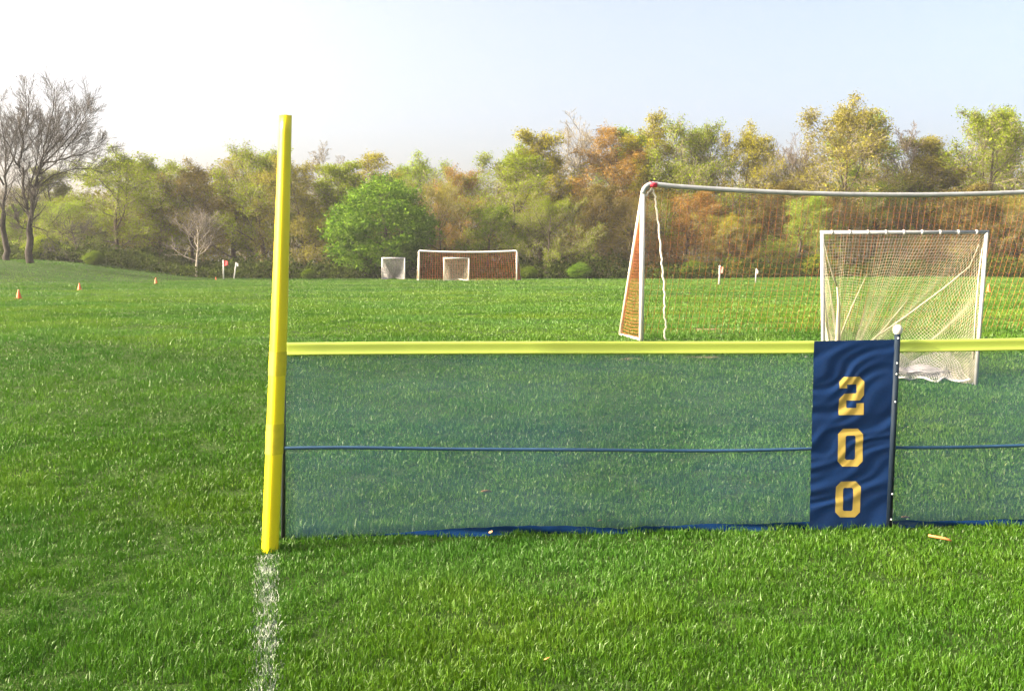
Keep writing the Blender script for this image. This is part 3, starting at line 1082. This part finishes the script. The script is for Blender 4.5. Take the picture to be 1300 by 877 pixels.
# ------------------------------------------------------------------ trees
class TreeGen:
    def __init__(s, seed):
        s.r = random.Random(seed)
        s.seg = {0: [], 1: []}        # 0: trunk and limbs, 1: twigs
        s.tips = []

    def branch(s, p, d, L, rad, lev, P, nseg=None):
        r = s.r
        nseg = nseg or (7 if lev <= 1 else (5 if lev == 2 else 3))
        pts, rads = [p.copy()], [rad]
        d = d.normalized()
        for i in range(nseg):
            j = P['wander'] * (1 if lev else .35)
            d = (d + Vector((r.gauss(0, j), r.gauss(0, j), r.gauss(0, j) + P['up'] * (1 if lev else .3)))).normalized()
            p = p + d * (L / nseg)
            pts.append(p.copy())
            f = (i + 1) / nseg
            rads.append(max(P.get('minr', .0125), rad * (1 - f * (.72 if lev else .80))))
        s.seg[0 if lev <= P['trunklev'] else 1].append((pts, rads, lev))
        s.kids(pts, rads, L, lev, P)

    def kids(s, pts, rads, L, lev, P):
        r = s.r
        if lev >= P['levels']:
            s.tips.append((pts, lev)); return
        if lev >= P['levels'] - 1: s.tips.append((pts, lev))
        n = P['n'][lev]
        st = P['start'][lev]
        ph = r.uniform(0, 6.28)
        for k in range(n):
            f = st + (1 - st) * (k + r.random()) / n
            f = min(f, .99)
            q = f * (len(pts) - 1); i = int(q); fr = q - i
            p = pts[i].lerp(pts[i + 1], fr)
            rr = rads[i] * (1 - fr) + rads[i + 1] * fr
            ax = (pts[i + 1] - pts[i]).normalized()
            o = ax.orthogonal().normalized()
            ph += 2.4 + r.uniform(-.4, .4)
            o = Quaternion(ax, ph) @ o
            an = R(P['ang'][lev] + r.gauss(0, 9))
            if lev == 0: an *= (1.25 - .65 * (f - st) / (1 - st))
            d = ax * math.cos(an) + o * math.sin(an)
            ln = L * P['len'][lev] * r.uniform(.7, 1.2)
            if lev == 0:
                g = (f - st) / (1 - st)
                ln *= P['shape'](g)
            else:
                ln *= (1.15 - .55 * f)
            s.branch(p, d, ln, min(rr * .75, rr * P['rad']), lev + 1, P)

    def meshes(s, leaf_n, leaf_s, leaf_spread, up_bias=0.0):
        bt = MB()
        for pts, rads, lev in s.seg[0]:
            bt.tube(pts, rads, 9 if lev == 0 else 5, caps=False)
        tw = MB()
        for pts, rads, lev in s.seg[1]:
            tw.tube(pts, rads, 3, caps=False)
        nb = len(tw.f)
        r = s.r
        g = np.random.default_rng(r.randint(0, 10 ** 6))
        cs = []
        for pts, lev in s.tips:
            for _ in range(leaf_n):
                q = r.uniform(.05, .85) * (len(pts) - 1); i = min(int(q), len(pts) - 2)
                cs.append(pts[i].lerp(pts[i + 1], q - i))
        cs = np.array([tuple(c) for c in cs]) if cs else np.zeros((0, 3))
        n = len(cs)
        cs = cs + g.normal(0, leaf_spread, (n, 3))
        a = g.normal(0, 1, (n, 3)); a /= np.linalg.norm(a, axis=1, keepdims=True)
        b = g.normal(0, 1, (n, 3)); b -= a * (a * b).sum(1, keepdims=True); b /= np.linalg.norm(b, axis=1, keepdims=True)
        sz = leaf_s * np.exp(g.normal(0, .3, n))[:, None]
        V = np.stack([cs - a * sz, cs + b * sz * .55, cs + a * sz, cs - b * sz * .55], 1).reshape(-1, 3)
        tv = np.array([tuple(v) for v in tw.v]) if tw.v else np.zeros((0, 3))
        tq = np.array(tw.f) if tw.f else np.zeros((0, 4), int)
        allv = np.concatenate([tv, V]); lq = len(tv) + np.arange(n * 4).reshape(-1, 4)
        me2 = np_mesh('crown', allv, quads=np.concatenate([tq, lq]))
        mi = np.concatenate([np.zeros(nb), np.ones(n)]).astype(np.int32)
        me2.materials.append(M['twig']); me2.materials.append(LEAF['olive'])
        me2.polygons.foreach_set('material_index', mi)
        me1 = bpy.data.meshes.new('trunk')
        me1.from_pydata([tuple(v) for v in bt.v], [], bt.f)
        me1.polygons.foreach_set('use_smooth', [True] * len(me1.polygons))
        me1.materials.append(M['bark'])
        zs = allv[:, 2]
        zt = np.percentile(zs, 99.6); rx = np.percentile(np.abs(allv[:, 0]), 97)
        return me1, me2, zt, rx


oval = lambda g: .55 + .85 * math.sin(math.pi * min(1, .12 + g * .85)) - .25 * g
fan = lambda g: 1.05 - .55 * g
low = lambda g: 1.1 - .75 * g
base = dict(levels=4, trunklev=2, wander=.13, up=.06, n=[17, 8, 7, 5], start=[.13, .2, .2, .2], ang=[54, 42, 45, 45],
            len=[.36, .50, .48, .5], rad=.55, shape=oval)


def proto(seed, leaf_n, leaf_s, spread, **kw):
    P = dict(base); P.update(kw)
    g = TreeGen(seed)
    g.branch(Vector((0, 0, -.25)), Vector((0, 0, 1)), 10.0, P.get('trad', .15), 0, P, nseg=9)
    return g.meshes(leaf_n, leaf_s, spread)


PROTO = {
    'oval': [proto(11, 5, .052, .19), proto(12, 5, .052, .19, wander=.16, ang=[48, 40, 45, 45])],
    'tall': [proto(21, 5, .050, .18, n=[18, 7, 7, 5], ang=[42, 36, 42, 45], len=[.36, .46, .48, .5], shape=fan, start=[.14, .25, .2, .2], up=.10),
             proto(22, 5, .050, .18, n=[16, 8, 6, 5], ang=[44, 38, 42, 45], len=[.40, .44, .46, .5], shape=fan, start=[.16, .3, .2, .2])],
    'bushy': [proto(31, 6, .055, .21, n=[19, 8, 6, 4], start=[.06, .2, .2, .2], ang=[64, 44, 45, 45], len=[.44, .46, .46, .5], shape=low, up=.035),
              proto(32, 6, .055, .21, n=[19, 8, 6, 4], start=[.05, .2, .2, .2], ang=[70, 46, 45, 45], len=[.50, .44, .46, .5], shape=oval, up=.05)],
    'bare': [proto(41, 0, .08, .1, n=[15, 8, 6, 4], up=.09, ang=[44, 38, 40, 42], shape=fan, len=[.40, .5, .5, .5]),
             proto(42, 0, .08, .1, n=[13, 8, 6, 4], up=.11, ang=[38, 38, 40, 42], len=[.42, .5, .48, .5], start=[.3, .3, .2, .2])],
}


def dome(seed):
    me1, me2, zt, rx = proto(seed, 3, .11, .3, n=[18, 7, 5, 2], start=[.05, .2, .2, .2], ang=[62, 48, 48, 45], len=[.30, .42, .46, .5], up=.04)
    g = np.random.default_rng(seed)
    cl = g.normal(0, 1, (420, 3)); cl /= np.linalg.norm(cl, axis=1, keepdims=True)
    cl *= (.55 + .45 * g.random((420, 1)) ** .6) * (.80 + .40 * fbm(cl[:, 0] * 1.6 + 7, cl[:, 2] * 1.9 + cl[:, 1] * 1.3, 33, 2))[:, None]
    cl = cl * np.array([3.9, 3.9, 4.7]) + np.array([0, 0, 5.1])
    cl[:, :2] *= (1 - .22 * sstep(4.5, 9.5, cl[:, 2]))[:, None]
    k = g.integers(0, 420, 42000)
    q = cl[k] + g.normal(0, .36, (42000, 3)) * np.array([1, 1, .7])
    q = q[q[:, 2] > .15]
    n = len(q)
    a = g.normal(0, 1, (n, 3)); a /= np.linalg.norm(a, axis=1, keepdims=True)
    b = g.normal(0, 1, (n, 3)); b -= a * (a * b).sum(1, keepdims=True); b /= np.linalg.norm(b, axis=1, keepdims=True)
    sz = .092 * np.exp(g.normal(0, .3, n))[:, None]
    V = np.stack([q - a * sz, q + b * sz * .55, q + a * sz, q - b * sz * .55], 1).reshape(-1, 3)
    m3 = np_mesh('crown', V, quads=np.arange(n * 4).reshape(-1, 4))
    m3.materials.append(M['twig']); m3.materials.append(LEAF['green'])
    m3.polygons.foreach_set('material_index', np.ones(n, dtype=np.int32))
    return me1, m3, 10.0, 4.1


PROTO['dense'] = [dome(51)]


def place_tree(name, label, px, topy, wpx, kind, shape, v, Y, twig=None, barkm=None, group='trees along the wood edge', flip=1):
    me1, me2, zt, rx = PROTO[shape][v % len(PROTO[shape])]
    g = onground(px, Y)
    top = pt(px, topy, Y)
    sz = (top.z - g.z) / zt
    if shape == 'tall': wpx = wpx * 1.35
    sw = (wpx / F * Y / 2) / rx
    sw = max(.45 * sz, min(1.9 * sz, sw * 1.32))
    t = thing(name, label, 'tree', g, random.uniform(-.6, .6) + (0 if flip > 0 else math.pi), group)
    t.scale = (sw, sw, sz)
    o1 = bpy.data.objects.new('trunk', me1); C.objects.link(o1); o1.parent = t
    o2 = bpy.data.objects.new('crown', me2); C.objects.link(o2); o2.parent = t
    o1.material_slots[0].link = 'OBJECT'; o1.material_slots[0].material = barkm or M['bark']
    o2.material_slots[0].link = 'OBJECT'; o2.material_slots[0].material = twig or M['twig']
    o2.material_slots[1].link = 'OBJECT'; o2.material_slots[1].material = LEAF[kind]
    return t


TREES = [
    # label, px, top, width, leaf, shape, variant, Y
    ('greyish brown budding tree directly behind the two bare mound trees', 72, 216, 100, 'grey', 'tall', 0, 96),
    ('dull green tree low behind the mound at the left edge', 22, 262, 80, 'moss', 'bushy', 0, 92),
    ('pale blossoming low tree just right of the bare mound tree', 100, 252, 85, 'pale', 'bushy', 1, 84),
    ('tall olive-green tree between the mound and the third orange cone', 152, 188, 100, 'olive', 'oval', 0, 87),
    ('olive tree behind the orange cone at the mound foot', 200, 208, 84, 'olive', 'oval', 1, 91),
    ('purplish brown nearly leafless tree behind the pale forked tree', 247, 204, 90, 'brown', 'oval', 0, 90),
    ('tan-orange budding tree above the two flagged marker posts', 298, 193, 78, 'tan', 'tall', 1, 93),
    ('yellow-green tree half hidden behind the yellow pole', 338, 186, 84, 'olive', 'oval', 1, 88),
    ('olive-brown tree immediately right of the yellow pole', 388, 204, 86, 'tan', 'bushy', 0, 87),
    ('olive tree squeezed behind the bright green round tree, on its left', 425, 205, 60, 'olive', 'tall', 0, 93),
    ('orange-gold topped tree rising behind the bright green round tree', 468, 193, 66, 'gold', 'tall', 1, 98),
    ('pale yellow-green tree behind the right shoulder of the bright green tree', 545, 196, 80, 'pale', 'oval', 0, 96),
    ('tan layered tree above the left post of the distant soccer goal', 562, 228, 66, 'tan', 'bushy', 1, 86),
    ('reddish budding tree above the middle of the distant soccer goal', 594, 214, 62, 'rust', 'oval', 1, 92),
    ('yellow-olive tree above the right post of the distant soccer goal', 645, 188, 96, 'olive', 'oval', 0, 89),
    ('deep green shrubby tree just behind the distant soccer goal', 618, 262, 72, 'moss', 'bushy', 0, 84),
    ('slim gold tree between the yellow-olive and the bare grey trees', 688, 170, 58, 'gold', 'tall', 0, 95),
    ('low spreading yellow-green tree right of the distant soccer goal', 692, 246, 86, 'olive', 'bushy', 1, 83),
    ('rust-red topped tree left of the large goal corner', 768, 160, 66, 'rust', 'tall', 1, 94),
    ('dark olive-brown tree behind and left of the large goal post', 745, 236, 78, 'brown', 'bushy', 0, 87),
    ('pale green tall tree directly above the large goal corner', 806, 168, 56, 'pale', 'tall', 0, 98),
    ('gold and olive tree just right of the large goal corner', 832, 148, 58, 'gold', 'tall', 1, 95),
    ('brown tree behind the hanging white rope', 806, 246, 80, 'brown', 'bushy', 1, 86),
    ('broad olive-green tree above the left part of the large crossbar', 884, 153, 84, 'olive', 'oval', 1, 92),
    ('mossy gold tree right of the broad olive one above the crossbar', 935, 160, 76, 'gold', 'oval', 0, 94),
    ('rusty brown tree through the net between rope and reddish flag', 868, 244, 84, 'rust', 'bushy', 0, 87),
    ('yellow-gold low tree through the net above the marker posts', 930, 268, 72, 'gold', 'bushy', 1, 85),
    ('whitish green low tree through the net beside the lacrosse goal left post', 1012, 250, 74, 'pale', 'bushy', 0, 85),
    ('tallest tan-olive tree above the left half of the lacrosse goal', 1062, 128, 112, 'tan', 'oval', 0, 92),
    ('tan budding tree between the tallest tree and the grey gap tree', 1106, 150, 74, 'pale', 'tall', 1, 96),
    ('mossy tree through the net above the middle of the lacrosse goal', 1118, 226, 82, 'moss', 'bushy', 1, 89),
    ('pinkish tan tree above the right post of the lacrosse goal', 1186, 172, 66, 'tan', 'tall', 0, 93),
    ('broad olive-tan tree rising highest near the right edge', 1232, 142, 94, 'olive', 'oval', 1, 91),
    ('greyish tan tree cut by the right picture edge', 1292, 148, 84, 'grey', 'oval', 0, 95),
    ('brown twiggy low tree through the net right of the lacrosse goal', 1278, 242, 96, 'tan', 'bushy', 1, 86),
    ('dark brown low tree behind the right post of the lacrosse goal', 1206, 236, 100, 'brown', 'bushy', 0, 87),
    ('dark brown tree behind the left half of the lacrosse goal', 1058, 240, 86, 'brown', 'bushy', 1, 88),
    ('brown tree through the net between marker posts and lacrosse goal', 972, 232, 76, 'brown', 'bushy', 0, 90),
]
for k, (lab, px, ty, w, leafk, shp, v, Y) in enumerate(TREES):
    place_tree('deciduous_tree', lab, px, ty, w, leafk, shp, v, Y, twig=M['twigdark'] if leafk in ('moss', 'brown') else None, flip=1 if k % 2 else -1)
place_tree('deciduous_tree', 'dense bright green round tree in full leaf behind the small grey goal', 485, 222, 112, 'green', 'dense', 0, 82)
BARE = [
    ('thin bare grey treetop just left of the bright green tree', 418, 182, 56, 97),
    ('tall bare grey tree between the gold and the rust-red trees', 724, 148, 84, 97),
    ('bare grey tree in the gap right of the mossy gold tree', 966, 176, 58, 98),
    ('bare dark tree left of the tallest tan-olive tree', 996, 174, 62, 96),
    ('dark grey bare tree in the gap above the lacrosse goal', 1148, 158, 70, 94),
    ('bare brown tree behind the left edge of the mound', -8, 230, 110, 99),
]
for k, (lab, px, ty, w, Y) in enumerate(BARE):
    place_tree('bare_tree', lab, px, ty, w, 'grey', 'bare', k, Y, twig=M['twigdark'] if k in (3, 4) else M['twig'], barkm=M['barkgrey'])
place_tree('bare_tree', 'small pale forked bare tree left of the red flagged post', 249, 262, 84, 'grey', 'bare', 1, 82, twig=M['barkgrey'], barkm=M['barkpale'])


place_tree('deciduous_tree', 'leafy tree left of the mound shading its near slope', -262, 226, 190, 'moss', 'dense', 0, 61)

# low shrubs at the wood's edge
def bush(px, topy, wpx, kind, Y, label):
    t = place_tree('shrub', label, px, topy, wpx, kind, 'dense', 0, Y, group='shrubs at the wood edge')
    t['category'] = 'shrub'


bush(736, 333, 34, 'green', 80, 'bright green shrub between distant soccer goal and large goal')
bush(392, 341, 30, 'moss', 80, 'low dark green shrub right of the yellow pole')
bush(56, 298, 60, 'olive', 82, 'yellow-green shrub behind the trunks of the bare mound trees')
bush(120, 318, 46, 'moss', 80, 'dark green shrub on the right slope of the mound')
bush(672, 338, 40, 'moss', 80, 'dark shrub against the right post of the distant soccer goal')
bush(880, 330, 60, 'moss', 83, 'wide mossy shrub left of the reddish flag through the net')
bush(1040, 322, 60, 'olive', 83, 'olive shrub behind the left post of the lacrosse goal')

# the two big bare trees on the mound: main limbs drawn, the rest grown
def big_bare(px0, py0, Y, limbs, seed, label):
    b0 = Vector((pt(px0, HZ, Y).x, Y, 0)); b0.z = float(gz(b0.x, b0.y))
    g = TreeGen(seed)
    P = dict(base, levels=4, minr=.0085, trunklev=2, wander=.06, up=.07, n=[0, 13, 8, 6], start=[.2, .10, .1, .1], ang=[34, 34, 30, 30],
             len=[.5, .46, .60, .62], rad=.40)
    r = random.Random(seed)
    for (pl, r0, r1, lev, dy) in limbs:
        pts = []
        for i in range(len(pl)):
            f = i / max(1, len(pl) - 1)
            q = pt(pl[i][0], pl[i][1], Y) - b0
            q.y += dy * f
            pts.append(q)
        # refine
        fine = []
        for i in range(len(pts) - 1):
            for s in range(3):
                q = pts[i].lerp(pts[i + 1], s / 3)
                if s: q += Vector((r.gauss(0, .05), r.gauss(0, .05), r.gauss(0, .05)))
                fine.append(q)
        fine.append(pts[-1])
        rads = [r0 + (r1 - r0) * (i / (len(fine) - 1)) ** .8 for i in range(len(fine))]
        g.seg[0].append((fine, rads, 0 if lev == 0 else 1))
        if lev:
            L = sum((fine[i + 1] - fine[i]).length for i in range(len(fine) - 1))
            g.kids(fine, rads, L * .8, 1, P)
    me1, me2, _, _ = g.meshes(0, .08, .1)
    t = thing('bare_tree', label, 'tree', b0, 0, 'bare trees on the mound')
    o1 = link('trunk', me1, None, t); o1.material_slots[0].link = 'OBJECT'; o1.material_slots[0].material = M['barkdark']
    o2 = link('crown', me2, None, t)
    o2.material_slots[0].link = 'OBJECT'; o2.material_slots[0].material = M['twigbare']


big_bare(38.5, 331, 72, [
    ([(38.5, 334), (38, 310), (37.5, 290)], .27, .22, 0, 0),
    ([(37.5, 291), (40, 268), (42, 245), (46, 226)], .19, .12, 1, .2),
    ([(46, 226), (54, 205), (64, 180), (72, 155), (79, 114)], .085, .014, 1, -1.2),
    ([(46, 228), (49, 205), (55, 185), (58, 160), (60, 112)], .08, .014, 1, 1.5),
    ([(38, 285), (33, 262), (27, 240), (25, 212)], .14, .09, 1, .5),
    ([(25, 214), (25, 190), (29, 160), (30, 114)], .08, .014, 1, .8),
    ([(25, 212), (16, 195), (8, 175), (3, 134)], .07, .014, 1, -.6),
    ([(27, 200), (32, 175), (42, 150), (46, 112)], .06, .012, 1, -1.4),
    ([(54, 207), (78, 203), (102, 198), (122, 192), (146, 185)], .075, .014, 1, -1),
    ([(50, 216), (72, 190), (90, 168), (112, 138)], .075, .014, 1, .6),
    ([(58, 196), (78, 172), (90, 148), (100, 120)], .065, .012, 1, 1.8),
    ([(48, 222), (76, 208), (100, 184), (124, 158)], .06, .012, 1, -1.9),
    ([(44, 240), (64, 222), (88, 213), (122, 212)], .06, .012, 1, 1.2),
    ([(37, 292), (28, 287), (24, 276), (24, 266)], .06, .014, 1, -.8),
    ([(38, 288), (50, 290), (70, 294), (88, 297), (110, 295), (126, 293)], .05, .012, 1, -1.2),
    ([(41, 260), (34, 240), (36, 215), (38, 180), (40, 150)], .09, .014, 1, 2.0),
], 5, 'big bare tree with wide crown standing on the grassy mound')
big_bare(8, 331, 73, [
    ([(8.5, 334), (8, 312), (4, 292), (5, 270)], .25, .16, 0, 0),
    ([(5, 272), (6, 245), (5, 215), (2, 180), (6, 150)], .12, .02, 1, .5),
    ([(5, 268), (-12, 240), (-26, 205), (-34, 165), (-30, 130)], .10, .014, 1, .8),
    ([(4, 290), (-8, 276), (-26, 262), (-44, 240)], .085, .014, 1, -1),
    ([(5, 235), (-6, 200), (-12, 165), (-10, 128)], .08, .014, 1, -1.2),
    ([(5, 225), (14, 200), (12, 170), (18, 140)], .08, .015, 1, 1.4),
], 9, 'bare tree on the mound cut by the left picture edge')

# ------------------------------------------------------------------ the wood behind, and the undergrowth at its foot
def flecks(cs, sz, g):
    n = len(cs)
    a = g.normal(0, 1, (n, 3)); a /= np.linalg.norm(a, axis=1, keepdims=True)
    b = g.normal(0, 1, (n, 3)); b -= a * (a * b).sum(1, keepdims=True); b /= np.linalg.norm(b, axis=1, keepdims=True)
    sz = (sz * np.exp(g.normal(0, .3, n)))[:, None]
    return np.stack([cs - a * sz, cs + b * sz * .55, cs + a * sz, cs - b * sz * .55], 1).reshape(-1, 3)


sky_x = [-200, 0, 60, 100, 150, 200, 250, 300, 340, 400, 440, 470, 510, 560, 600, 650, 690, 730, 780, 830, 880, 930, 960, 990, 1030, 1080, 1130, 1160, 1200, 1240, 1300, 1500]
sky_y = [230, 235, 235, 240, 212, 222, 218, 208, 205, 214, 224, 212, 216, 214, 220, 205, 192, 182, 182, 178, 180, 184, 205, 212, 170, 160, 186, 192, 180, 168, 170, 175]
g = np.random.default_rng(3)
cs, trunks = [], MB()
lines = []
for k in range(150):
    Y = g.uniform(98, 125)
    px = -230 + 1760 * (k + g.random()) / 150
    gg = onground(px, Y)
    ty = np.interp(px, sky_x, sky_y) + g.uniform(-3, 24)
    top = pt(px, ty, Y).z
    hh = top - gg.z
    trunks.tube([gg - Vector((0, 0, .2)), gg + Vector((g.normal(0, .2), 0, hh * .5)), gg + Vector((g.normal(0, .4), 0, hh * .93))], [.17, .12, .02], 5, caps=False)
    rw = g.uniform(1.9, 3.2)
    n = 1150
    q = g.normal(0, 1, (n, 3)); q /= np.linalg.norm(q, axis=1, keepdims=True)
    q *= g.random((n, 1)) ** .45
    q = q * np.array([rw, rw, hh * .49]) + np.array([gg.x, gg.y, gg.z + hh * .50])
    cs.append(q)
    for _ in range(46):
        f = g.uniform(.15, .9)
        p0 = gg + Vector((0, 0, hh * f))
        a_ = g.uniform(0, 6.28)
        l_ = rw * g.uniform(.5, 1.1)
        p1 = p0 + Vector((math.cos(a_) * l_, math.sin(a_) * l_, l_ * g.uniform(.5, 1.3)))
        if p1.z > top: continue
        trunks.tube([p0, p0.lerp(p1, .5) + Vector((0, 0, -.08)), p1], [.045, .03, .012], 3, caps=False)
n = 150000          # understorey between the trunks
xx = g.uniform(-95, 100, n); yy = g.uniform(92, 112, n)
zz = gz(xx, yy) + (1.5 + 8.5 * fbm(xx * .16, yy * .16, 95, 3)) * g.random(n) ** .9
cs.append(np.stack([xx, yy, zz], -1))
cs = np.concatenate(cs)
V = flecks(cs, np.full(len(cs), .10), g)
tv = np.array([tuple(v) for v in trunks.v])
tf = [f for f in trunks.f]
me = np_mesh('woods', np.concatenate([tv, V]), quads=np.concatenate([np.array(tf), len(tv) + np.arange(len(V)).reshape(-1, 4)]))
me.materials.append(M['twig']); me.materials.append(mat_leaf('wood_bud', (0.0809, 0.0718, 0.0119), (0.1562, 0.1562, 0.0202), scale=.16))
me.polygons.foreach_set('material_index', np.concatenate([np.zeros(len(tf)), np.ones(len(V) // 4)]).astype(np.int32))
tag(link('woods', me, None), 'budding brown and olive wood behind the front trees', 'woods', kind='stuff')

n = 90000
xx = g.uniform(-62, 66, n); yy = g.uniform(80, 96, n)
top = .35 + 2.6 * fbm(xx * .45, yy * .3, 91, 3) ** 1.6
zz = gz(xx, yy) + top * g.random(n) ** .8
cs = np.stack([xx, yy, zz], -1)
V = flecks(cs, np.full(n, .12), g)
me = np_mesh('undergrowth', V, quads=np.arange(len(V)).reshape(-1, 4))
tag(link('undergrowth', me, mat_leaf('undergrowth_leaf', (0.0280, 0.0421, 0.0076), (0.0746, 0.1026, 0.0158), scale=.3)), 'tangled brown and green undergrowth at the foot of the wood', 'undergrowth', kind='stuff')

# ------------------------------------------------------------------ thin spring haze
hz = MB()
hz.box((0, 175, 15.0), (860, 520, 34.0))
m, nt, N, L, b = new_mat('haze_air')
N.remove(b)
pv = N.new('ShaderNodeVolumePrincipled')
pv.inputs['Color'].default_value = (.93, .95, .97, 1)
pv.inputs['Density'].default_value = .00036
pv.inputs['Anisotropy'].default_value = .2
L.new(pv.outputs[0], N['Material Output'].inputs['Volume'])
tag(hz.build('haze', m, smooth=False), 'thin pale spring haze over the field', 'haze', kind='stuff')

# ------------------------------------------------------------------ render settings
S.render.engine = 'CYCLES'
S.cycles.max_bounces = 6
S.cycles.volume_bounces = 0
S.cycles.diffuse_bounces = 3
S.cycles.glossy_bounces = 2
S.cycles.transmission_bounces = 4
S.cycles.transparent_max_bounces = 12
S.cycles.use_denoising = True
S.view_settings.view_transform = 'Standard'
S.view_settings.look = 'None'
S.view_settings.exposure = 2.2
S.view_settings.gamma = 1
S.view_settings.use_curve_mapping = False
